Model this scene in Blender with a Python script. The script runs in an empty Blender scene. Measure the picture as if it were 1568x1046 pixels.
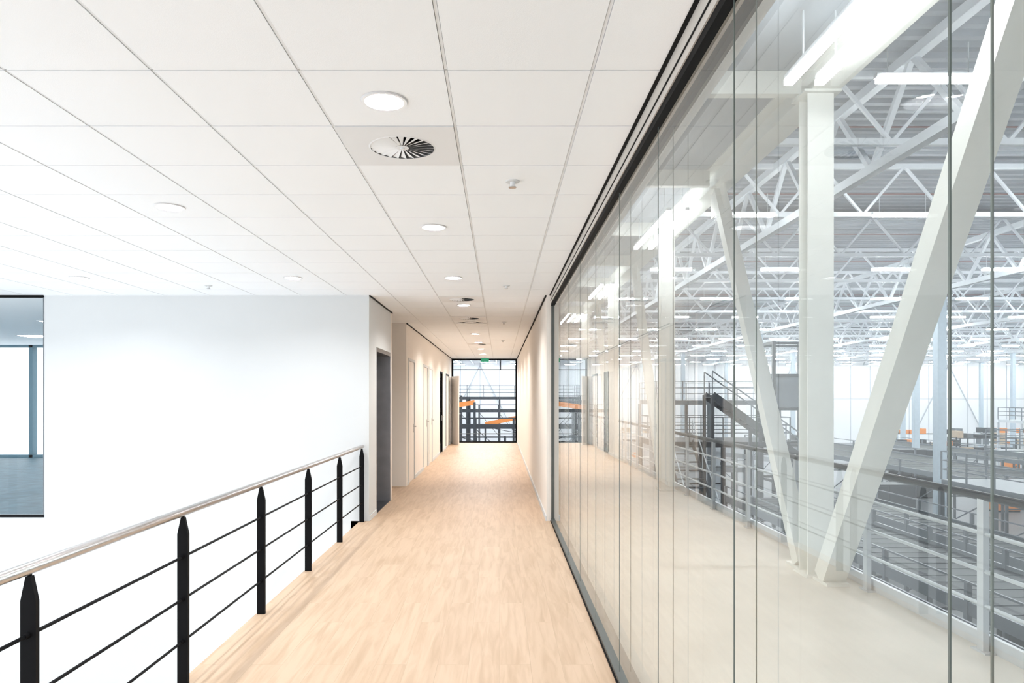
import bpy, math, random
from mathutils import Vector, Matrix
random.seed(7)
S = bpy.context.scene
S.view_settings.view_transform = 'Standard'
S.view_settings.look = 'None'
S.view_settings.exposure = 0.0

# ------------------------------------------------------------------ materials
def newmat(name):
    m = bpy.data.materials.new(name); m.use_nodes = True
    nt = m.node_tree; nt.nodes.clear()
    o = nt.nodes.new('ShaderNodeOutputMaterial')
    return m, nt, o
def mat(name, col, rough=0.6, metal=0.0, var=0.04, scale=6.0, bump=0.0, bscale=80.0, spec=0.5):
    m, nt, o = newmat(name)
    b = nt.nodes.new('ShaderNodeBsdfPrincipled')
    b.inputs['Roughness'].default_value = rough
    b.inputs['Metallic'].default_value = metal
    b.inputs['Specular IOR Level'].default_value = spec
    tc = nt.nodes.new('ShaderNodeTexCoord')
    n = nt.nodes.new('ShaderNodeTexNoise'); n.inputs['Scale'].default_value = scale
    n.inputs['Detail'].default_value = 4
    nt.links.new(tc.outputs['Object'], n.inputs['Vector'])
    r = nt.nodes.new('ShaderNodeValToRGB')
    r.color_ramp.elements[0].position = 0.3; r.color_ramp.elements[1].position = 0.7
    r.color_ramp.elements[0].color = [c*(1-var) for c in col]+[1]
    r.color_ramp.elements[1].color = [min(1, c*(1+var)) for c in col]+[1]
    nt.links.new(n.outputs['Fac'], r.inputs['Fac'])
    nt.links.new(r.outputs['Color'], b.inputs['Base Color'])
    if bump > 0:
        n2 = nt.nodes.new('ShaderNodeTexNoise'); n2.inputs['Scale'].default_value = bscale
        nt.links.new(tc.outputs['Object'], n2.inputs['Vector'])
        bp = nt.nodes.new('ShaderNodeBump'); bp.inputs['Strength'].default_value = bump
        bp.inputs['Distance'].default_value = 0.01
        nt.links.new(n2.outputs['Fac'], bp.inputs['Height'])
        nt.links.new(bp.outputs['Normal'], b.inputs['Normal'])
    nt.links.new(b.outputs[0], o.inputs[0])
    return m
def emis(name, col, s):
    m, nt, o = newmat(name)
    e = nt.nodes.new('ShaderNodeEmission')
    e.inputs[0].default_value = (*col, 1); e.inputs[1].default_value = s
    nt.links.new(e.outputs[0], o.inputs[0]); return m
def glassmat(name, tint, ior=1.45):
    m, nt, o = newmat(name)
    t = nt.nodes.new('ShaderNodeBsdfTransparent'); t.inputs[0].default_value = (*tint, 1)
    g = nt.nodes.new('ShaderNodeBsdfGlossy'); g.inputs['Roughness'].default_value = 0.0
    g.inputs[0].default_value = (0.97, 0.98, 0.97, 1)
    f = nt.nodes.new('ShaderNodeFresnel')
    geo = nt.nodes.new('ShaderNodeNewGeometry')
    mr = nt.nodes.new('ShaderNodeMapRange')
    mr.inputs['To Min'].default_value = ior; mr.inputs['To Max'].default_value = 1/ior
    nt.links.new(geo.outputs['Backfacing'], mr.inputs['Value'])
    nt.links.new(mr.outputs[0], f.inputs['IOR'])
    mx = nt.nodes.new('ShaderNodeMixShader')
    nt.links.new(f.outputs[0], mx.inputs[0])
    nt.links.new(t.outputs[0], mx.inputs[1]); nt.links.new(g.outputs[0], mx.inputs[2])
    nt.links.new(mx.outputs[0], o.inputs[0]); return m
def woodmat():
    m, nt, o = newmat('oak_planks')
    L = nt.links.new
    b = nt.nodes.new('ShaderNodeBsdfPrincipled')
    b.inputs['Roughness'].default_value = 0.5
    b.inputs['Specular IOR Level'].default_value = 0.3
    tc = nt.nodes.new('ShaderNodeTexCoord')
    mp = nt.nodes.new('ShaderNodeMapping'); mp.inputs['Rotation'].default_value = (0, 0, math.radians(90))
    L(tc.outputs['Object'], mp.inputs[0])
    br = nt.nodes.new('ShaderNodeTexBrick')
    br.inputs['Color1'].default_value = (0.585, 0.425, 0.295, 1)
    br.inputs['Color2'].default_value = (0.62, 0.455, 0.32, 1)
    br.inputs['Mortar'].default_value = (0.50, 0.36, 0.245, 1)
    br.inputs['Scale'].default_value = 1.0
    br.inputs['Mortar Size'].default_value = 0.0012
    br.inputs['Brick Width'].default_value = 1.3; br.inputs['Row Height'].default_value = 0.19
    br.offset = 0.37
    L(mp.outputs[0], br.inputs['Vector'])
    addv = nt.nodes.new('ShaderNodeVectorMath'); addv.operation = 'MULTIPLY_ADD'
    L(br.outputs['Color'], addv.inputs[0]); addv.inputs[1].default_value = (60, 60, 60)
    L(tc.outputs['Object'], addv.inputs[2])
    mp2 = nt.nodes.new('ShaderNodeMapping'); mp2.inputs['Scale'].default_value = (9, 0.8, 1)
    L(addv.outputs[0], mp2.inputs[0])
    n = nt.nodes.new('ShaderNodeTexNoise'); n.inputs['Scale'].default_value = 2.2; n.inputs['Detail'].default_value = 7
    n.inputs['Distortion'].default_value = 0.7
    L(mp2.outputs[0], n.inputs['Vector'])
    r = nt.nodes.new('ShaderNodeValToRGB')
    r.color_ramp.elements[0].position = 0.3; r.color_ramp.elements[0].color = (0.86, 0.82, 0.77, 1)
    r.color_ramp.elements[1].position = 0.6; r.color_ramp.elements[1].color = (1.04, 1.04, 1.04, 1)
    L(n.outputs['Fac'], r.inputs[0])
    mu = nt.nodes.new('ShaderNodeMixRGB'); mu.blend_type = 'MULTIPLY'; mu.inputs[0].default_value = 1
    L(br.outputs['Color'], mu.inputs[1]); L(r.outputs[0], mu.inputs[2])
    L(mu.outputs[0], b.inputs['Base Color'])
    L(b.outputs[0], o.inputs[0]); return m

M = {}
M['white'] = mat('white_plaster', (0.70, 0.72, 0.73), 0.8, var=0.01, scale=1.5, bump=0.05, bscale=200)
M['warm'] = mat('white_plaster_warm_bounce', (0.90, 0.85, 0.795), 0.8, var=0.01, bump=0.05, bscale=200)  # white plaster with the wood floor's warm bounce put into its colour
M['tile'] = mat('ceiling_tile_white', (0.925, 0.955, 0.985), 0.9, var=0.01, scale=2, bump=0.12, bscale=350)
M['tbar'] = mat('ceiling_grid_white', (0.80, 0.82, 0.84), 0.5, var=0.01)
M['dark'] = mat('ceiling_void_grey', (0.25, 0.25, 0.25), 0.9)
M['diff'] = mat('diffuser_grey_white', (0.80, 0.82, 0.84), 0.5, var=0.01)
M['trimr'] = mat('downlight_trim_white', (0.66, 0.66, 0.67), 0.4, var=0.01)
M['black'] = mat('black_powdercoat', (0.004, 0.004, 0.005), 0.65, var=0.1, spec=0.12)
M['frame'] = mat('anodised_dark_frame', (0.09, 0.095, 0.09), 0.4, 0.2)
M['seal'] = mat('grey_green_glass_seal', (0.12, 0.145, 0.135), 0.4, 0.0)
M['beige'] = mat('beige_profile', (0.60, 0.57, 0.53), 0.45, 0.1)
M['steel'] = mat('brushed_stainless', (0.54, 0.525, 0.52), 0.30, 1.0, var=0.06, scale=30)
M['lift'] = mat('lift_brushed_steel', (0.42, 0.43, 0.46), 0.32, 0.85, var=0.08)
M['liftin'] = mat('lift_dark_steel', (0.12, 0.12, 0.13), 0.3, 0.9, var=0.1)
M['wood'] = woodmat()
M['carpet'] = mat('dark_carpet', (0.05, 0.05, 0.055), 0.95, var=0.3, scale=60)
M['teal'] = mat('teal_grey_carpet', (0.06, 0.13, 0.17), 0.5, var=0.3, scale=5, spec=0.4)
M['conc'] = mat('beige_screed', (0.75, 0.725, 0.675), 0.7, var=0.05, scale=1.3, bump=0.05)
M['lfloor'] = mat('white_lower_floor', (0.80, 0.80, 0.79), 0.6, var=0.02)
M['hfloor'] = mat('hall_concrete_floor', (0.24, 0.255, 0.275), 0.4, var=0.08, scale=0.4)
M['cream'] = mat('cream_painted_steel', (0.86, 0.865, 0.83), 0.5, var=0.02)
M['truss'] = mat('white_painted_truss', (0.84, 0.87, 0.91), 0.5, var=0.02)
M['deck'] = mat('galvanised_roof_deck', (0.38, 0.41, 0.45), 0.6, 0.0, var=0.06, scale=0.5)
M['hwall'] = mat('hall_wall_panel', (0.84, 0.85, 0.87), 0.6, var=0.02, scale=0.2)
M['joint'] = mat('panel_joint_grey', (0.50, 0.53, 0.57), 0.6)
M['hcol'] = mat('hall_column_bluegrey', (0.48, 0.56, 0.63), 0.5)
M['grey'] = mat('light_grey_steel', (0.60, 0.63, 0.66), 0.4, 0.1)
M['mgrey'] = mat('mid_grey_steel', (0.17, 0.19, 0.21), 0.45, 0.2)
M['belt'] = mat('conveyor_belt_dark', (0.03, 0.035, 0.042), 0.6, var=0.15, scale=20)
M['dgrey'] = mat('dark_grey_machine', (0.035, 0.042, 0.052), 0.5, var=0.1)
M['orange'] = mat('orange_machine', (0.80, 0.27, 0.06), 0.45)
M['red'] = mat('red_sprinkler_pipe', (0.30, 0.15, 0.14), 0.5)
M['card'] = mat('cardboard', (0.50, 0.40, 0.30), 0.9, var=0.1)
M['blue'] = mat('blue_grey_mullion', (0.13, 0.24, 0.30), 0.5)
M['green'] = emis('exit_sign_green', (0.08, 0.45, 0.24), 0.7)
M['led'] = emis('led_strip_white', (0.93, 0.97, 1.0), 175)
M['led2'] = emis('led_tube_white', (0.95, 0.98, 1.0), 32)
M['ledp'] = emis('led_panel_white', (0.97, 0.98, 1.0), 26)
M['lens'] = emis('downlight_lens', (0.98, 0.99, 1.0), 25)
M['refl'] = mat('downlight_reflector', (0.70, 0.70, 0.71), 0.3, 0.4)
M['glass'] = glassmat('partition_glass', (0.97, 0.984, 0.972), 1.47)
M['wglass'] = glassmat('window_glass', (0.97, 0.985, 0.985), 1.25)

# ------------------------------------------------------------------ mesh builder
class MB:
    def __init__(s): s.v = []; s.f = []; s.m = []; s.names = []
    def mi(s, n):
        if n not in s.names: s.names.append(n)
        return s.names.index(n)
    def quad(s, pts, m):
        b = len(s.v); s.v += [tuple(p) for p in pts]; s.f.append(tuple(range(b, b+len(pts)))); s.m.append(s.mi(m))
    def box(s, x0, x1, y0, y1, z0, z1, m):
        b = len(s.v)
        s.v += [(x0,y0,z0),(x1,y0,z0),(x1,y1,z0),(x0,y1,z0),(x0,y0,z1),(x1,y0,z1),(x1,y1,z1),(x0,y1,z1)]
        for f in [(0,3,2,1),(4,5,6,7),(0,1,5,4),(1,2,6,5),(2,3,7,6),(3,0,4,7)]:
            s.f.append(tuple(b+i for i in f)); s.m.append(s.mi(m))
    def beam(s, p, q, w, h, m, up=(0,0,1)):
        p = Vector(p); q = Vector(q); d = (q-p).normalized(); u = Vector(up)
        if abs(d.dot(u)) > 0.98: u = Vector((0,1,0))
        a = d.cross(u).normalized(); c = a.cross(d).normalized()
        b = len(s.v)
        for o in (p, q):
            for sx, sy in ((-1,-1),(1,-1),(1,1),(-1,1)):
                s.v.append(tuple(o+a*sx*w/2+c*sy*h/2))
        for f in [(0,3,2,1),(4,5,6,7),(0,1,5,4),(1,2,6,5),(2,3,7,6),(3,0,4,7)]:
            s.f.append(tuple(b+i for i in f)); s.m.append(s.mi(m))
    def cyl(s, p, q, r, m, n=12, r2=None, cap=True):
        if r2 is None: r2 = r
        p = Vector(p); q = Vector(q); d = (q-p).normalized(); u = Vector((0,0,1))
        if abs(d.dot(u)) > 0.98: u = Vector((0,1,0))
        a = d.cross(u).normalized(); c = a.cross(d).normalized()
        b = len(s.v)
        for o, rr in ((p, r), (q, r2)):
            for i in range(n):
                t = 2*math.pi*i/n
                s.v.append(tuple(o+a*rr*math.cos(t)+c*rr*math.sin(t)))
        for i in range(n):
            j = (i+1) % n
            s.f.append((b+i, b+j, b+n+j, b+n+i)); s.m.append(s.mi(m))
        if cap:
            s.f.append(tuple(b+i for i in reversed(range(n)))); s.m.append(s.mi(m))
            s.f.append(tuple(b+n+i for i in range(n))); s.m.append(s.mi(m))
    def ring(s, c, r0, z0, r1, z1, m, n=32):
        b = len(s.v)
        for r, z in ((r0, z0), (r1, z1)):
            for i in range(n):
                t = 2*math.pi*i/n; s.v.append((c[0]+r*math.cos(t), c[1]+r*math.sin(t), z))
        for i in range(n):
            j = (i+1) % n
            s.f.append((b+i, b+j, b+n+j, b+n+i)); s.m.append(s.mi(m))
    def disc(s, c, r, z, m, n=32):
        s.quad([(c[0]+r*math.cos(2*math.pi*i/n), c[1]+r*math.sin(2*math.pi*i/n), z) for i in range(n)], m)
    def holed(s, x0, x1, y0, y1, z, c, r, m, n=32):
        b = len(s.v)
        hx = (x1-x0)/2; hy = (y1-y0)/2; cx = (x0+x1)/2; cy = (y0+y1)/2
        for i in range(n):
            t = 2*math.pi*i/n; ca, sa = math.cos(t), math.sin(t); k = 1/max(abs(ca), abs(sa))
            s.v.append((cx+hx*ca*k, cy+hy*sa*k, z))
        for i in range(n):
            t = 2*math.pi*i/n; s.v.append((c[0]+r*math.cos(t), c[1]+r*math.sin(t), z))
        for i in range(n):
            j = (i+1) % n
            s.f.append((b+i, b+n+i, b+n+j, b+j)); s.m.append(s.mi(m))
    def build(s, name, bevel=0, smooth=False, parent=None):
        me = bpy.data.meshes.new(name); me.from_pydata(s.v, [], s.f)
        for n in s.names: me.materials.append(M[n])
        me.polygons.foreach_set('material_index', s.m)
        me.update()
        o = bpy.data.objects.new(name, me); S.collection.objects.link(o)
        if smooth:
            for p in me.polygons: p.use_smooth = len(p.vertices) == 4
        if bevel:
            md = o.modifiers.new('bevel', 'BEVEL'); md.width = bevel; md.segments = 2; md.limit_method = 'ANGLE'
        if parent: o.parent = parent
        return o

CH = 2.976   # ceiling height
XG = 0.70    # glass wall plane
YB = 9.42    # end of atrium part
YF = 25.3    # far end

# ------------------------------------------------------------------ floor
b = MB()
b.box(-1.84, 0.80, -4, YB, -0.35, 0, 'wood')
b.box(-1.96, 0.80, YB, YF+0.3, -0.35, 0, 'wood')
b.build('floor')
b = MB(); b.box(-3.6, -1.96, 11.4, 13.03, -0.35, 0.0, 'carpet'); b.build('floor_lift_lobby')
b = MB(); b.box(-9.2, -1.84, -4, YB, -3.8, -3.6, 'lfloor'); b.build('floor_lower_level')

# ------------------------------------------------------------------ walls
b = MB()
b.box(-6.0, -1.72, YB, YB+0.25, -3.6, CH+.14, 'white')
b.box(-2.05, -1.72, YB+0.25, 9.97, 0, CH+.14, 'white')
b.box(-2.05, -1.72, 9.97, 11.28, 2.33, CH+.14, 'white')
b.box(-3.6, -1.72, 11.28, 11.4, 0, CH+.14, 'warm')
b.box(-9.2, -6.0, YB, YB+0.25, -3.6, 0.05, 'white')
b.build('wall_atrium_end')
b = MB(); b.box(-3.7, -3.6, 11.28, 13.2, 0, CH+.14, 'warm'); b.build('wall_lift_lobby')
# left corridor wall with door openings
b = MB()
XW = -1.70
ops = [(13.30, 14.30), (15.9, 16.9), (17.15, 18.1), (20.3, 21.2), (22.6, 24.0)]
b.box(-3.6, XW, 13.03, 13.18, 0, CH+.14, 'warm')
y = 13.18
for a, c in ops:
    b.box(XW-0.15, XW, y, a, 0, CH+.14, 'warm')
    b.box(XW-0.15, XW, a, c, 2.36, CH+.14, 'warm'); y = c
b.box(XW-0.15, XW, y, YF+.1, 0, CH+.14, 'warm')
b.build('wall_left')
b = MB(); b.box(0.62, 0.80, YB, YF+.1, 0, CH+.14, 'warm'); b.build('wall_right')
b = MB()
b.box(0.606, 0.62, YB, YF-.05, 0, 0.07, 'white'); b.build('baseboard_right', 0.002)
b = MB()
y = 13.18
for a, c in ops+[(YF-.05, 0)]:
    b.box(XW, XW+0.013, y, a, 0, 0.07, 'white'); y = c
b.box(-1.72, -1.707, YB, 9.95, 0, 0.07, 'white')
b.build('baseboard_left', 0.002)
b = MB()  # black strips below stand in for the shadow line under the ceiling
b.box(0.600, 0.62, YB, YF-.05, CH-0.014, CH+.004, 'black')
b.box(XW, XW+0.02, 13.03, YF-.05, CH-0.012, CH+.004, 'black')
b.box(-1.72, -1.70, YB, 11.4, CH-0.012, CH+.004, 'black')
b.box(-6.0, -1.72, YB-0.012, YB, CH-0.006, CH+.004, 'diff')
b.build('trim_painted_shadow_gap')

# doors
def door(name, y0, y1, leafm, framem, glazed=False):
    b = MB(); x = XW
    b.box(x-0.15, x+0.012, y0, y0+0.05, 0, 2.36, framem)
    b.box(x-0.15, x+0.012, y1-0.05, y1, 0, 2.36, framem)
    b.box(x-0.15, x+0.012, y0+.05, y1-.05, 2.31, 2.36, framem)
    if glazed:
        b.box(x-0.06, x-0.02, y0+.05, y0+.17, 0.005, 2.31, leafm)
        b.box(x-0.06, x-0.02, y1-.17, y1-.05, 0.005, 2.31, leafm)
        b.box(x-0.06, x-0.02, y0+.17, y1-.17, 0.005, 0.25, leafm)
        b.box(x-0.06, x-0.02, y0+.17, y1-.17, 2.19, 2.31, leafm)
        b.quad([(x-.04, y0+.17, .25), (x-.04, y1-.17, .25), (x-.04, y1-.17, 2.19), (x-.04, y0+.17, 2.19)], 'wglass')
    else:
        b.box(x-0.05, x-0.008, y0+.053, y1-.053, 0.005, 2.307, leafm)
    yh = y1-0.13
    b.cyl((x-.01, yh, 1.05), (x+.055, yh, 1.05), 0.010, 'steel')
    b.cyl((x+.05, yh, 1.05), (x+.05, yh-0.13, 1.05), 0.010, 'steel')
    b.box(x-.008, x+.002, yh-.02, yh+.02, 0.93, 1.10, 'steel')
    for z in (0.25, 1.2, 2.1):
        b.cyl((x+.004, y0+.055, z), (x+.004, y0+.055, z+.1), 0.009, 'steel')
    b.build(name, 0.002)
door('door_1', *ops[0], 'warm', 'white')
door('door_2', *ops[1], 'warm', 'white')
door('door_3', *ops[2], 'warm', 'white')
door('door_4', *ops[3], 'black', 'black', True)
door('door_5', *ops[4], 'warm', 'black', False)
# open leaf
b = MB()
b.beam((-1.67, 24.85, 1.165), (-1.38, 24.08, 1.165), 0.045, 2.33, 'warm')
b.cyl((-1.40, 24.20, 1.05), (-1.32, 24.16, 1.05), 0.01, 'steel')
b.cyl((-1.32, 24.16, 1.05), (-1.36, 24.28, 1.05), 0.01, 'steel')
b.build('door_6', 0.003)

b = MB(); b.box(-3.7, -3.6, 13.2, 25.4, 0, CH+.14, 'warm'); b.box(-3.6, XW-.15, 13.2, 25.4, -.1, 0.0, 'carpet')
b.box(-3.6, XW-.15, 13.2, 25.4, CH, CH+.1, 'tile'); b.build('wall_side_rooms')

# lift portal
b = MB()
b.box(-2.05, -1.715, 11.22, 11.28, 0, 2.33, 'lift')
b.box(-2.05, -1.715, 9.97, 10.0, 0, 2.33, 'lift')
b.box(-2.05, -1.715, 10.0, 11.22, 2.27, 2.33, 'liftin')
b.box(-2.03, -2.0, 10.0, 10.607, 0.004, 2.27, 'liftin')
b.box(-2.03, -2.0, 10.613, 11.22, 0.004, 2.27, 'liftin')
b.box(-2.05, -1.72, 10.0, 11.22, 0.0, 0.004, 'liftin')
b.build('elevator_door', 0.002)

# ------------------------------------------------------------------ left office room seen through opening
b = MB(); b.box(-16, -6.0, YB+.25, 18.8, -0.1, 0.05, 'teal'); b.box(-6.0, -3.9, YB+.25, 18.8, -.1, .05, 'teal'); b.build('floor_office')
b = MB(); b.box(-16, -3.7, YB+.25, 18.8, CH, CH+.1, 'tile')
b.build('ceiling_office')
def panel(x, y):
    b = MB(); b.box(x-.3, x+.3, y-.3, y+.3, CH-.012, CH-.004, 'diff')
    b.box(x-.27, x+.27, y-.27, y+.27, CH-.016, CH-.012, 'ledp'); b.box(x-.3, x+.3, y-.3, y+.3, CH-.004, CH, 'truss'); b.build('ceiling_light_panel')
for xx in (-12.6, -10.2, -7.8, -5.4):
    for yy in (12.8, 15.8): panel(xx, yy)
b = MB(); b.box(-3.9, -3.7, YB+.25, 18.8, 0.05, CH, 'white'); b.build('wall_office_side')
b = MB()
for yy in [YB+.3+i*1.53 for i in range(7)]:
    b.box(-16.1, -16, yy-.04, yy+.04, 0.05, CH, 'blue')
b.box(-16.1, -16, YB+.25, 18.8, -.1, .15, 'blue'); b.box(-16.1, -16, YB+.25, 18.8, CH-.1, CH+.1, 'blue')
b.quad([(-16.05, YB+.3, .1), (-16.05, 18.7, .1), (-16.05, 18.7, CH-.05), (-16.05, YB+.3, CH-.05)], 'wglass')
b.build('window_6')
b = MB()
for i, xx in enumerate([-15.9, -14.6, -13.35, -12.2, -10.9, -9.6, -8.3, -7.0, -5.7, -4.4]):
    b.box(xx-.05, xx+.05, 18.6, 18.78, 0.05, CH, 'blue')
b.box(-16, -3.9, 18.6, 18.78, 0.05, 0.12, 'blue'); b.box(-16, -3.9, 18.6, 18.78, CH-.06, CH, 'blue')
b.quad([(-16, 18.7, .1), (-3.9, 18.7, .1), (-3.9, 18.7, CH-.05), (-16, 18.7, CH-.05)], 'wglass')
b.build('window_1')
b = MB()
b.box(-9.2, -6.0, YB-.01, YB+.05, 0.05, 0.08, 'black'); b.box(-9.2, -6.0, YB-.01, YB+.05, CH-.03, CH, 'black')
b.box(-6.012, -6.0, YB-.005, YB+.05, 0.08, CH-.03, 'mgrey')
b.quad([(-9.2, YB+.02, .08), (-6.02, YB+.02, .08), (-6.02, YB+.02, CH-.03), (-9.2, YB+.02, CH-.03)], 'wglass')
b.build('window_2')

# unseen atrium facades, left and behind: glazing added to light the atrium
b = MB()
for yy in [-4+i*1.34 for i in range(11)]:
    b.box(-9.25, -9.13, yy-.03, yy+.03, -3.6, CH, 'white')
for z in (-3.6, -0.3, CH-.08):
    b.box(-9.25, -9.13, -4, YB, z, z+.12, 'white')
b.quad([(-9.2, -4, -3.6), (-9.2, YB, -3.6), (-9.2, YB, CH), (-9.2, -4, CH)], 'wglass')
b.build('added_window_left')
b = MB()
for xx in [-9.2+i*1.3 for i in range(9)]:
    b.box(xx-.03, xx+.03, -4.12, -4.0, -3.6, CH, 'white')
for z in (-3.6, -0.3, CH-.08):
    b.box(-9.2, 0.8, -4.12, -4.0, z, z+.12, 'white')
b.quad([(-9.2, -4.06, -3.6), (.8, -4.06, -3.6), (.8, -4.06, CH), (-9.2, -4.06, CH)], 'wglass')
b.build('added_window_rear')

# ------------------------------------------------------------------ ceiling
DL = [(-0.52, 3.225+2.4*k) for k in range(-2, 10)]
DLL = [(-2.32, 2.025), (-2.32, 5.025), (-2.32, 8.025), (-4.72, 2.025), (-4.72, 5.025), (-4.72, 8.025), (-7.12, 5.025), (-7.12, 8.025)]
SW = [(-0.52, 3.825), (-0.52, 9.825), (-0.52, 12.225), (-0.52, 18.225)]
def key(x, y): return (int(math.floor((x+.22)/.6+1e-4)), int(math.floor((y-2.925)/.6+1e-4)))
holes = {}
for c in DL+DLL: holes[key(*c)] = ('d', 0.092)
for c in SW: holes[key(*c)] = ('s', 0.175)
b = MB()
b.box(-9.2, .80, -4, YB, CH+.14, CH+.3, 'dark')
b.box(-3.7, .80, YB, YF+.3, CH+.14, CH+.3, 'dark')
regions = [(-9.2, 0.655, -4.0, YB), (-1.72, 0.62, YB, 11.4), (-3.6, 0.62, 11.4, 13.03), (-1.70, 0.62, 13.03, YF)]
for (x0, x1, y0, y1) in regions:
    i0 = math.floor((x0+0.22)/0.6)-1; i1 = math.ceil((x1+.22)/.6)+1
    j0 = math.floor((y0-2.925)/.6)-1; j1 = math.ceil((y1-2.925)/.6)+1
    for i in range(i0, i1):
        for j in range(j0, j1):
            a0 = -0.22+.6*i; a1 = a0+.6; c0 = 2.925+.6*j; c1 = c0+.6
            cx, cy = (a0+a1)/2, (c0+c1)/2
            X0 = max(a0+.0080, x0); X1 = min(a1-.0080, x1); Y0 = max(c0+.0042, y0); Y1 = min(c1-.0042, y1)
            if X1-X0 < .02 or Y1-Y0 < .02: continue
            h = holes.get((i, j))
            if h:
                mm, zz = ('tile', CH) if h[0] == 'd' else ('diff', CH-.003)
                b.holed(X0, X1, Y0, Y1, zz, (cx, cy), h[1], mm)
                for (p, q) in (((X0, Y0), (X1, Y0)), ((X1, Y0), (X1, Y1)), ((X1, Y1), (X0, Y1)), ((X0, Y1), (X0, Y0))):
                    b.quad([(*p, zz), (*q, zz), (*q, CH+.018), (*p, CH+.018)], mm)
            else:
                b.box(X0, X1, Y0, Y1, CH, CH+.018, 'tile')
    for i in range(i0, i1+1):
        xx = -.22+.6*i
        if x0 < xx < x1: b.box(xx-.0062, xx+.0062, y0, y1, CH+.003, CH+.03, 'tbar')
    for j in range(j0, j1+1):
        yy = 2.925+.6*j
        if y0 < yy < y1: b.box(x0, x1, yy-.0024, yy+.0024, CH+.003, CH+.03, 'tbar')
b.build('ceiling')

def downlight(c):
    b = MB()
    b.ring(c, .106, CH-.001, .102, CH-.008, 'trimr'); b.ring(c, .102, CH-.008, .088, CH-.008, 'tile')
    b.ring(c, .088, CH-.008, .074, CH+.018, 'refl'); b.ring(c, .074, CH+.018, .050, CH+.036, 'refl')
    b.disc(c, .050, CH+.036, 'lens')
    b.cyl((c[0], c[1], CH+.038), (c[0], c[1], CH+.10), .088, 'diff', 24)
    for k in range(10):
        t = k*math.pi/5
        b.beam((c[0]+.045*math.cos(t), c[1]+.045*math.sin(t), CH+.012), (c[0]+.078*math.cos(t), c[1]+.078*math.sin(t), CH+.005), .003, .012, 'refl')
    b.build('recessed_downlight')
for i, c in enumerate(DL+DLL):
    downlight(c)
    l = bpy.data.lights.new('downlight_lamp', 'AREA'); l.shape = 'DISK'; l.size = 0.092
    if c[1] > YB and c[0] > -1: l.energy = 46; l.color = (1.0, 0.97, 0.93)
    else: l.energy = 24; l.color = (0.98, 0.985, 1.0)
    o = bpy.data.objects.new('downlight_lamp', l); o.location = (c[0], c[1], CH+.032)
    S.collection.objects.link(o)

def swirl(c):
    b = MB()
    b.ring(c, .175, CH-.003, .175, CH+.09, 'dark'); b.disc(c, .175, CH+.09, 'black')
    b.disc(c, .035, CH-.004, 'diff'); b.ring(c, .178, CH-.0035, .170, CH-.006, 'diff')
    b.cyl((c[0], c[1], CH-.012), (c[0], c[1], CH), .012, 'diff')
    n = 24
    for k in range(n):
        t0 = 2*math.pi*k/n; t1 = 2*math.pi*(k+.68)/n
        P = lambda r, t, z: (c[0]+r*math.cos(t), c[1]+r*math.sin(t), z)
        b.quad([P(.034, t0, CH-.004), P(.172, t0, CH-.005), P(.172, t1, CH+.004), P(.034, t1, CH-.001)], 'tile')
    b.build('swirl_air_diffuser')
for c in SW: swirl(c)

def sprinkler(c):
    b = MB()
    b.cyl((c[0], c[1], CH-.008), (c[0], c[1], CH), .042, 'white', 20, .045)
    b.cyl((c[0], c[1], CH-.035), (c[0], c[1], CH-.008), .016, 'diff', 12)
    b.cyl((c[0], c[1], CH-.042), (c[0], c[1], CH-.038), .024, 'steel', 12)
    b.cyl((c[0]-.014, c[1], CH-.04), (c[0]-.014, c[1], CH-.008), .003, 'steel', 6)
    b.build('ceiling_sprinkler', smooth=False)
for c in [(0.08, 4.425), (0.08, 8.6), (-3.5, 8.6), (.08, 12.8), (.08, 17)]: sprinkler(c)

# exit sign
b = MB(); b.box(-.64, -.36, 24.2, 24.23, 2.80, 2.93, 'green'); b.box(-.65, -.35, 24.19, 24.24, 2.93, 2.95, 'white')
b.cyl((-.5, 24.215, 2.95), (-.5, 24.215, CH), .01, 'white'); b.build('exit_sign')

# ------------------------------------------------------------------ glass partition
root = bpy.data.objects.new('glass_partition_wall', None); S.collection.objects.link(root)
b = MB()
b.box(.655, .672, -4, YB, CH-.004, CH+.05, 'black')
b.box(.672, .80, -4, YB, 2.865, CH+.14, 'beige')
b.box(.678, .712, -4, YB, 2.832, 2.865, 'black'); b.box(.755, .79, -4, YB, 2.832, 2.865, 'black')
b.box(.668, .672, -4, YB, 2.90, 2.907, 'black')
b.build('top_track', parent=root)
b = MB()
b.box(.675, .79, -4, YB, 0.0, .035, 'frame'); b.box(.668, .675, -4, YB, 0, .014, 'black')
b.build('bottom_track', parent=root)
b = MB()
b.box(.68, .80, YB-.035, YB-.001, .035, 2.865, 'frame'); b.build('end_post', parent=root)
b = MB()
js = [0.09+1.022*k for k in range(-4, 10)]
js = [j for j in js if j < YB-.1]
edges = [-4.0]+js+[YB-.035]
for X in (XG, .766):
    for k in range(len(edges)-1):
        y0 = edges[k]+.002; y1 = edges[k+1]-.002
        if y1-y0 < .05: continue
        b.quad([(X, y1, .03), (X, y0, .03), (X, y0, 2.85), (X, y1, 2.85)], 'glass')
b.build('glass_panes', parent=root)
b = MB()
for X in (XG, .766):
    for j in js:
        b.box(X-.0015, X+.0015, j-.002, j+.002, .035, 2.84, 'seal')
b.build('pane_seals', parent=root)

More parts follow.
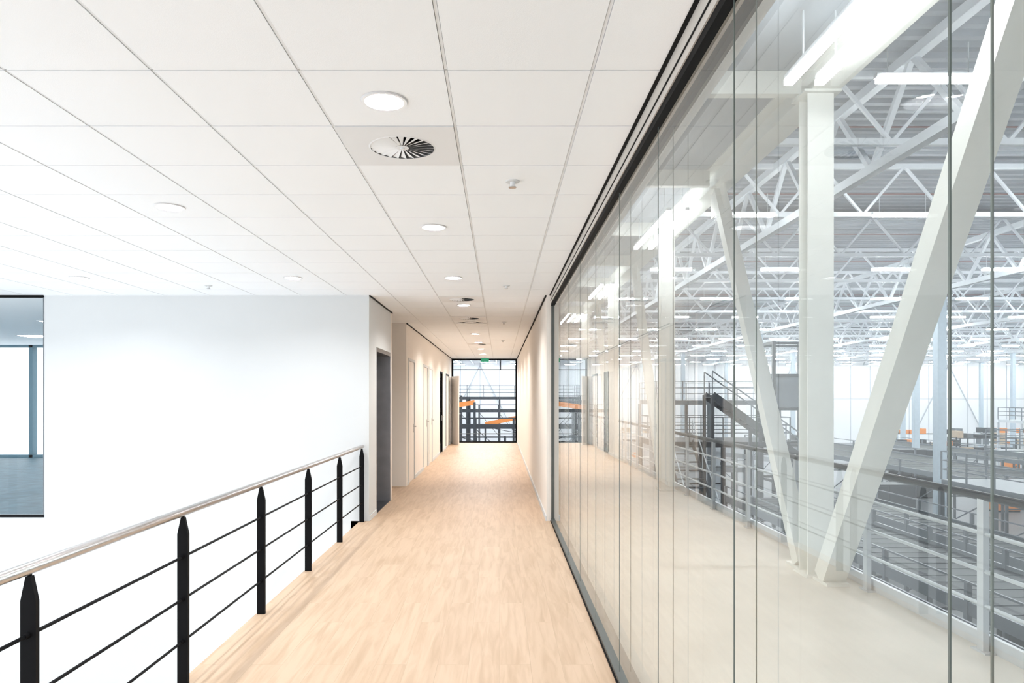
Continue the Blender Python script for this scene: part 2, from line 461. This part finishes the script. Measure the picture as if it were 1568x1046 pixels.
# far glazed end
b = MB(); y = YF
b.box(-1.70, -1.64, y, y+.08, 0, CH, 'black'); b.box(.56, .62, y, y+.08, 0, CH, 'black')
b.box(-1.64, .56, y, y+.08, CH-.05, CH, 'black'); b.box(-1.64, .56, y, y+.08, 0, .05, 'black')
b.box(-1.64, .56, y, y+.08, 2.57, 2.60, 'black'); b.box(-1.64, .56, y, y+.08, .30, .33, 'frame')
b.box(.02, .05, y, y+.08, 2.6, CH-.05, 'black')
b.quad([(-1.64, y+.04, .05), (.56, y+.04, .05), (.56, y+.04, CH-.05), (-1.64, y+.04, CH-.05)], 'wglass')
b.build('window_5')

# ------------------------------------------------------------------ atrium railing
root = bpy.data.objects.new('stair_railing', None); S.collection.objects.link(root)
XR = -1.80
b = MB()
ps = [9.34, 8.05, 6.73, 5.40, 4.07, 2.74, 1.41, .08, -1.25, -2.58]
def post(b, x, y):
    w = .03; t = .011
    prof = [(-w, 0), (w, 0), (w, .86), (.010, .955), (-.010, .955), (-w, .86)]
    n = len(prof); k = len(b.v)
    for yy in (y-t, y+t):
        for px, pz in prof: b.v.append((x+px, yy, pz))
    b.f.append(tuple(k+i for i in range(n))); b.m.append(b.mi('black'))
    b.f.append(tuple(k+n+i for i in reversed(range(n)))); b.m.append(b.mi('black'))
    for i in range(n):
        j = (i+1) % n; b.f.append((k+j, k+i, k+n+i, k+n+j)); b.m.append(b.mi('black'))
    b.cyl((x, y, .93), (x, y, .97), .008, 'black', 8)
for p in ps: post(b, XR, p)
b.build('posts', parent=root)
b = MB()
for z in (.25, .49, .73):
    b.cyl((XR, -3.9, z), (XR, 9.36, z), .0075, 'black', 10)
    for p in ps: b.cyl((XR, p-.035, z), (XR, p+.035, z), .012, 'black', 10)
b.build('rods', smooth=True, parent=root)
b = MB(); b.cyl((XR, -3.9, .985), (XR, 9.38, .985), .024, 'steel', 20)
b.build('handrail', smooth=True, parent=root)

# ------------------------------------------------------------------ HALL
HF = -5.5; RZ = 8.6; HX0, HX1, HY0, HY1 = -9.0, 85, -6, 110
b = MB(); b.box(.86, HX1, HY0, 25.6, HF-.2, HF, 'hfloor'); b.box(HX0, HX1, 25.6, HY1, HF-.2, HF, 'hfloor'); b.build('floor_hall')
b = MB()
b.box(HX0, HX1, HY1, HY1+.3, HF, RZ, 'hwall')
x = HX0
while x < HX1:
    b.box(x-.05, x+.05, HY1-.03, HY1, HF, RZ, 'joint'); x += 3.0
b.box(HX0, HX1, HY1-.03, HY1, 1.2, 1.28, 'joint')
x = HX0
while x < HX1-12:
    b.beam((x, HY1-.2, HF), (x+6, HY1-.2, 6.4), .12, .12, 'joint'); b.beam((x+12, HY1-.2, HF), (x+6, HY1-.2, 6.4), .12, .12, 'joint'); x += 24
b.build('wall_hall_far')
b = MB(); b.box(HX1, HX1+.3, HY0, HY1, HF, RZ, 'hwall')
for k in range(20): b.box(HX1-.03, HX1, HY0+k*6, HY0+k*6+.1, HF, RZ, 'joint')
b.build('wall_hall_right')
b = MB(); b.box(HX0-.3, HX0, 25.6, HY1, HF, RZ, 'hwall'); b.build('wall_hall_left')
b = MB(); b.box(.8, HX1, HY0-.3, HY0, HF, RZ, 'hwall'); b.build('wall_hall_back')
b = MB()
b.box(HX0, -1.70, 25.4, 25.6, HF, RZ, 'hwall'); b.box(.62, .80, 25.4, 25.6, HF, RZ, 'hwall')
b.box(-1.7, .62, 25.4, 25.6, HF, -.0, 'hwall'); b.box(-1.7, .62, 25.4, 25.6, CH, RZ, 'hwall')
b.box(.80, .86, HY0, 25.6, HF, -.35, 'hwall'); b.box(.80, .86, HY0, 25.6, CH-.1, RZ, 'hwall')
b.build('wall_hall_office')
# roof
b = MB(); y = HY0; p = .45
while y < HY1:
    xl = .8 if y < 25.0 else HX0
    for (a, z0, c, z1) in ((0, 0, .18, 0), (.18, 0, .225, .12), (.225, .12, .405, .12), (.405, .12, .45, 0)):
        b.quad([(xl, y+a, RZ+z0), (xl, y+c, RZ+z1), (HX1, y+c, RZ+z1), (HX1, y+a, RZ+z0)], 'deck')
    y += p
b.build('roof_deck')

def truss(b, p, q, z0, z1, step, cw, ww):
    p = Vector(p); q = Vector(q); L = (q-p).length; d = (q-p)/L
    P = lambda t, z: Vector((p.x+d.x*t, p.y+d.y*t, z))
    b.beam(P(0, z0), P(L, z0), cw, cw, 'truss'); b.beam(P(0, z1), P(L, z1), cw, cw, 'truss')
    n = max(1, int(L/step)); s = L/n
    for i in range(n):
        b.beam(P(i*s, z0), P((i+.5)*s, z1), ww, ww, 'truss')
        b.beam(P((i+.5)*s, z1), P((i+1)*s, z0), ww, ww, 'truss')
b = MB()
for xx in (8.0, 20, 32, 44, 56, 68, 80):
    truss(b, (xx, HY0, 0), (xx, HY1, 0), 6.5, 8.25, 3.0, .20, .11)
truss(b, (-4, 25.6, 0), (-4, HY1, 0), 6.5, 8.25, 3.0, .20, .11)
b.build('roof_truss_main')
b = MB(); y = 3.0
while y < HY1:
    x0 = 0.9 if y < 25.6 else HX0
    truss(b, (x0, y, 0), (HX1, y, 0), 6.9, 8.3, 2.4, .13, .07)
    y += 5.9
b.build('roof_truss_secondary')
b = MB(); y = 6
while y < HY1:
    b.cyl((.9 if y < 25.6 else HX0+.1, y, 8.35), (HX1-.1, y, 8.35), .020, 'red', 6); y += 5.9
b.build('sprinkler_pipes')

# LED strips in hall
b = MB()
y = 10.6
while y < HY1-3:
    x = 6.35 if y < 25 else 6.35-4.1*3
    while x < HX1-2:
        b.box(x-.75, x+.75, y-.06, y+.06, 6.30, 6.36, 'led')
        b.box(x-.78, x+.78, y-.05, y+.05, 6.36, 6.42, 'truss')
        b.cyl((x-.6, y, 6.42), (x-.6, y, 6.9), .01, 'truss', 4)
        b.cyl((x+.6, y, 6.42), (x+.6, y, 6.9), .01, 'truss', 4)
        x += 4.1
    y += 7.95
for X in (-5.2, -0.4, 3.6):
    y = 28.0
    while y < 90:
        b.box(X-.04, X+.04, y, y+2.8, 5.9, 5.95, 'led2'); b.box(X-.05, X+.05, y, y+2.8, 5.95, 6.0, 'truss')
        b.cyl((X, y+1.4, 6.0), (X, y+1.4, 8.3), .01, 'truss', 4)
        y += 3.1
b.build('hall_led_strip_lights')

# walkway next to glass
b = MB(); b.box(.80, 3.15, HY0, 25.6, -.35, 0, 'conc'); b.box(3.15, 3.18, HY0, 25.6, -.4, .10, 'grey'); b.build('floor_walkway')
b = MB(); b.box(.87, 3.05, HY0+.01, 25.39, 4.72, 4.95, 'deck')
y = -5
while y < 25:
    b.box(.87, 2.85, y-.05, y+.05, 4.5, 4.72, 'cream'); y += 2.95
b.box(2.82, 3.08, HY0+.01, 25.39, 4.70, 4.72, 'cream'); b.box(2.82, 3.08, HY0+.01, 25.39, 4.42, 4.44, 'cream'); b.box(2.94, 2.96, HY0+.01, 25.39, 4.44, 4.70, 'cream')
b.build('upper_deck')
XC = 2.92
def hcol(x, y):
    b = MB()
    w = .118; d = .10
    b.box(x-w, x+w, y-d, y-d+.016, 0.02, 4.40, 'cream'); b.box(x-w, x+w, y+d-.016, y+d, 0.02, 4.40, 'cream')
    b.box(x-.006, x+.006, y-d+.016, y+d-.016, .02, 4.40, 'cream')
    b.box(x-.15, x+.15, y-.15, y+.15, 0, .02, 'cream'); b.box(x-.17, x+.17, y-.15, y+.15, 4.40, 4.42, 'cream')
    b.box(x-w, x+w, y-d, y+d, HF, -.35, 'cream')
    b.build('steel_column')
for yy in (.7, 6.6, 12.5, 18.4, 24.3): hcol(XC, yy)
b = MB()
for (yb, dr) in ((6.6, 1), (6.6, -1), (12.5, 1), (18.4, 1), (.7, 1)):
    b.beam((XC, yb+.27*dr, .04), (XC, yb+2.92*dr, 4.36), .17 if dr < 0 else .14, .20 if dr < 0 else .16, 'cream', up=(1, 0, 0))
    m = yb+2.95*dr
    b.box(XC-.01, XC+.01, m-.3, m+.3, 4.08, 4.42, 'cream')
    b.box(XC-.1, XC+.1, yb+.3*dr-.14, yb+.3*dr+.14, 0, .025, 'cream')
b.build('diagonal_brace')
# deck LED tubes
b = MB()
for (a, c) in ((3.6, 6.0), (10.2, 12.7), (16.9, 19.2), (23, 25.3)):
    for X in (2.42, 2.68):
        b.box(X-.035, X+.035, a, c, 4.25, 4.30, 'led2'); b.box(X-.03, X+.03, a, c, 4.30, 4.34, 'truss')
        for yy in (a+.3, c-.3): b.cyl((X, yy, 4.34), (X, yy, 4.72), .008, 'truss', 5)
b.build('deck_led_tubes')
# walkway railing
b = MB(); y = -4.1; X = 3.11
while y < 25.5:
    b.box(X-.02, X+.02, y-.03, y+.03, 0, 1.0, 'grey'); b.box(X-.035, X+.035, y-.07, y+.07, 0, .012, 'grey'); y += 1.45
for z in (.3, .52, .76): b.cyl((X, HY0, z), (X, 25.5, z), .014, 'grey', 8)
b.cyl((X, HY0, 1.0), (X, 25.5, 1.0), .028, 'dgrey', 10)
b.build('walkway_railing')

# hall columns
for xx in (20, 32, 44, 56, 68):
    for yy in (32.5, 55, 78, 101):
        b = MB(); b.box(xx-.2, xx+.2, yy-.2, yy+.2, HF, 6.4, 'hcol'); b.box(xx-.35, xx+.35, yy-.35, yy+.35, HF, HF+.04, 'hcol')
        b.box(xx-.3, xx+.3, yy-.3, yy+.3, 6.36, 6.4, 'hcol'); b.build('hall_column', .01)

# conveyors
def conveyor(p, q, w, fm='grey', bm='belt', step=3.0, guard=True, name='conveyor', lm=None):
    b = MB(); p = Vector(p); q = Vector(q); L = (q-p).length; d = (q-p)/L
    lm = lm or fm
    side = Vector((-d.y, d.x, 0)).normalized()
    b.beam(p, q, w, .08, bm)
    for s in (-1, 1):
        o = side*s*(w/2+.03)
        b.beam(p+o, q+o, .06, .26, fm)
        if guard:
            b.beam(p+o+Vector((0, 0, .5)), q+o+Vector((0, 0, .5)), .04, .04, fm)
        n = max(1, int(L/step))
        for i in range(n+1):
            c = p+d*(L*i/n)+o
            b.box(c.x-.05, c.x+.05, c.y-.05, c.y+.05, HF, c.z+(.5 if guard else 0), lm)
    n = max(1, int(L/step))
    for i in range(n+1):
        c = p+d*(L*i/n)
        b.beam(c-side*w/2+Vector((0, 0, -.9)), c+side*w/2+Vector((0, 0, -.9)), .06, .06, lm)
        if i < n:
            e = p+d*(L*(i+1)/n)
            b.beam(c+side*(w/2+.03)+Vector((0, 0, -.2)), e+side*(w/2+.03)+Vector((0, 0, -2.2)), .04, .04, lm)
    nr = int(L/.6)
    for i in range(nr):
        c = p+d*(L*i/nr)+Vector((0, 0, .045)); b.beam(c-side*w/2, c+side*w/2, .03, .012, 'dgrey')
    b.build(name)
conveyor((6.6, 7, -2.4), (6.6, 22, -2.4), 1.4, 'mgrey')
conveyor((10.6, 5, -2.5), (10.6, 29, -2.5), 2.8, 'mgrey')
conveyor((15.2, 9, -2.9), (15.2, 31, -2.9), 2.2, 'mgrey')
conveyor((24.0, 14, -2.2), (24.0, 62, -2.2), 5.4, 'mgrey', step=4)
conveyor((35, 30, -2.6), (35, 66, -2.6), 3.2, 'mgrey', step=4)
conveyor((5, 38, -2.2), (12.8, 38, -2.2), 1.2)
conveyor((4, 48, -1.0), (20, 48, -2.8), 1.2, 'grey')
conveyor((38, 52, -2.4), (60, 52, -2.4), 1.6, 'mgrey')
# conveyors seen through far glazing
conveyor((-6, 40, .6), (-1.4, 40, 1.3), .8, 'orange', guard=False, name='orange_conveyor', lm='dgrey')
conveyor((-1.0, 50, -.3), (4, 50, .7), .8, 'orange', guard=False, name='orange_conveyor', lm='dgrey')
conveyor((-8.5, 36, -.9), (3.2, 36, -.9), 1.0, 'dgrey', name='conveyor', step=1.4)
conveyor((-8.5, 44, -.2), (3.2, 44, -.2), 1.0, 'dgrey', name='conveyor', step=2)
conveyor((-8.5, 62, .4), (10, 62, .4), 1.2, 'dgrey', guard=True, name='conveyor', step=1.6)
conveyor((-8.5, 56, 1.2), (-3, 56, 1.2), 1.2, 'dgrey', guard=True, name='conveyor', step=1.6)

# steel platforms and towers
def platform(x0, x1, y0, y1, z, m='dgrey'):
    b = MB()
    b.box(x0, x1, y0, y1, z-.25, z, m)
    nx = max(1, int((x1-x0)/3)); ny = max(1, int((y1-y0)/3))
    for i in range(nx+1):
        for j in range(ny+1):
            x = x0+(x1-x0)*i/nx; y = y0+(y1-y0)*j/ny
            b.box(x-.08, x+.08, y-.08, y+.08, HF, z-.25, m)
    for (p, q) in (((x0, y0), (x1, y0)), ((x1, y0), (x1, y1)), ((x1, y1), (x0, y1)), ((x0, y1), (x0, y0))):
        for h in (.4, .75, 1.1): b.beam((*p, z+h), (*q, z+h), .04, .04, 'mgrey')
        L = math.dist(p, q); n = max(1, int(L/1.5))
        for i in range(n): 
            t = i/n; x = p[0]+(q[0]-p[0])*t; y = p[1]+(q[1]-p[1])*t
            b.box(x-.025, x+.025, y-.025, y+.025, z, z+1.1, 'mgrey')
    b.build('steel_platform')
platform(7.0, 13, 32, 35.5, -.4)
platform(9, 18, 41, 46, 1.4, 'mgrey')
platform(17.3, 20.8, 22, 28, -1.6, 'mgrey')
platform(27.2, 31, 24, 40, -1.3, 'mgrey')
platform(46, 54, 60, 66, -.5, 'grey')
platform(-6, 3, 66, 72, 1.6, 'dgrey')
# tall lift frame
b = MB()
for sx in (0, 2.2):
    for sy in (0, 2.2): b.box(13.6+sx, 13.75+sx, 35.6+sy, 35.75+sy, HF, 4.4, 'dgrey')
for z in (-4, -2.6, -.8, 1.0, 2.7, 4.3):
    for sy in (0, 2.2): b.beam((13.67, 35.67+sy, z), (15.87, 35.67+sy, z), .12, .12, 'dgrey')
    for sx in (0, 2.2): b.beam((13.67+sx, 35.67, z), (13.67+sx, 37.87, z), .12, .12, 'dgrey')
b.box(13.9, 15.7, 35.9, 37.7, 1.1, 2.6, 'mgrey')
b.build('goods_lift_tower')
# stair
def stair(x, y0, z0, y1, z1, w):
    b = MB(); n = 16
    for s in (0, w):
        b.beam((x+s, y0, z0), (x+s, y1, z1), .05, .28, 'dgrey')
        b.beam((x+s, y0, z0+1), (x+s, y1, z1+1), .04, .04, 'grey')
        for i in range(5):
            t = i/4; b.box(x+s-.02, x+s+.02, y0+(y1-y0)*t-.02, y0+(y1-y0)*t+.02, z0+(z1-z0)*t, z0+(z1-z0)*t+1, 'grey')
    for i in range(n):
        t = (i+.5)/n; yy = y0+(y1-y0)*t; zz = z0+(z1-z0)*t; b.box(x, x+w, yy-.14, yy+.14, zz-.02, zz+.02, 'dgrey')
    b.build('steel_staircase')
stair(7.4, 25.5, HF, 31.9, -.4, 1.2)
b = MB()
ya = 29.9
for s in (0, 1.2):
    b.beam((8.9, ya+s, 1.7), (13.0, ya+s, -1.2), .05, .3, 'dgrey'); b.beam((8.9, ya+s, 2.7), (13.0, ya+s, -.2), .05, .05, 'mgrey')
    for t in (0, .25, .5, .75, 1): b.beam((8.9+4.1*t, ya+s, 1.7-2.9*t), (8.9+4.1*t, ya+s, 2.7-2.9*t), .04, .04, 'mgrey')
for i in range(15):
    t = (i+.5)/15; b.box(8.9+4.1*t-.13, 8.9+4.1*t+.13, ya, ya+1.2, 1.7-2.9*t-.02, 1.7-2.9*t+.02, 'dgrey')
for xx in (8.9, 10.9, 13.0):
    for s in (0, 1.2): b.box(xx-.06, xx+.06, ya+s-.06, ya+s+.06, HF, 1.7-2.9*(xx-8.9)/4.1, 'dgrey')
b.build('steel_staircase')
# machine cabinets, racks and pallets
def rack(x, y, w, d, h, m):
    b = MB(); n = max(2, int(h/1.1))
    for sx in (0, w):
        for sy in (0, d): b.box(x+sx-.05, x+sx+.05, y+sy-.05, y+sy+.05, HF, HF+h, m)
    for i in range(1, n+1):
        z = HF+h*i/n-.06; b.box(x, x+w, y, y+d, z-.06, z, m)
        if i < n+1:
            xx = x+.15
            while xx < x+w-.7:
                if random.random() < .75:
                    ww = random.uniform(.5, .9); hh = random.uniform(.3, .7)
                    b.box(xx, min(xx+ww, x+w-.1), y+.1, y+d-.1, z, z+hh, random.choice(['card', 'orange', 'dgrey', 'mgrey', 'dgrey']))
                xx += 1.05
    b.build('storage_rack')
for (x, y, w, d, h, m) in [(38, 70, 5, 1.4, 2.6, 'dgrey'), (46, 72, 7, 1.4, 3.0, 'dgrey'), (57, 72, 7, 1.4, 2.6, 'dgrey'), (28, 68, 3, 1.4, 3.0, 'dgrey'),
                           (45, 84, 10, 1.4, 2.8, 'dgrey'), (58, 86, 9, 1.4, 2.8, 'grey'), (12, 70, 6, 1.4, 3.6, 'grey'), (-8.6, 53, 4.5, 1.0, 6, 'dgrey'),
                           (38.5, 46, 4.5, 1.4, 2.6, 'dgrey'), (45.5, 48, 6, 1.4, 2.6, 'dgrey')]:
    rack(x, y, w, d, h, m)
def cabinet(x, y, w, d, h, m):
    b = MB(); b.box(x, x+w, y, y+d, HF+.1, HF+h, m); b.box(x+.03, x+w-.03, y+.03, y+d-.03, HF, HF+.1, 'black')
    n = max(1, int(w/.9))
    for i in range(n):
        a = x+w*i/n+.03; c = x+w*(i+1)/n-.03
        b.box(a, c, y-.02, y, HF+.15, HF+h-.08, m); b.box(c-.08, c-.05, y-.05, y-.02, HF+h*.45, HF+h*.6, 'black')
    b.build('machine_cabinet', .01)
for (x, y, w, d, h, m) in [(17.0, 33.5, 2.5, 1.2, 3.0, 'dgrey'), (7.8, 12, 1.0, 3, 2.4, 'dgrey'), (38, 41, 5, 2, 2.2, 'mgrey'), (46, 55.2, 4, 2, 2.6, 'grey'),
                           (28.0, 50, 2.7, 1.5, 3.4, 'dgrey'), (14, 58, 4, 2, 3, 'grey'), (48, 67, 2, 1.5, 2.0, 'orange'), (52, 67, 1.5, 1.5, 1.6, 'orange'),
                           (7.8, 17, 1.0, 2.4, 2.0, 'mgrey'), (12.5, 14, 1.2, 4, 2.6, 'dgrey'), (17.4, 16, 2.2, 4, 2.6, 'dgrey'),
                           (38, 36, 3, 1.2, 2.2, 'dgrey'), (40, 49.5, 3, 1, 2.2, 'orange'), (30.5, 44, 1.6, 1, 2.6, 'orange')]:
    cabinet(x, y, w, d, h, m)

# ------------------------------------------------------------------ world, camera
w = bpy.data.worlds.new('World'); S.world = w; w.use_nodes = True
bg = w.node_tree.nodes['Background']; bg.inputs[0].default_value = (0.935, 0.965, 1.0, 1); bg.inputs[1].default_value = 2.15
cam = bpy.data.cameras.new('camera'); co = bpy.data.objects.new('camera', cam); S.collection.objects.link(co)
co.location = (0, 0, 1.643); co.rotation_euler = (math.radians(90), 0, 0)
cam.sensor_width = 36; cam.lens = 36*1095/1568
cam.shift_x = 19/1568; cam.shift_y = 84/1568
cam.clip_start = .05; cam.clip_end = 400
S.camera = co
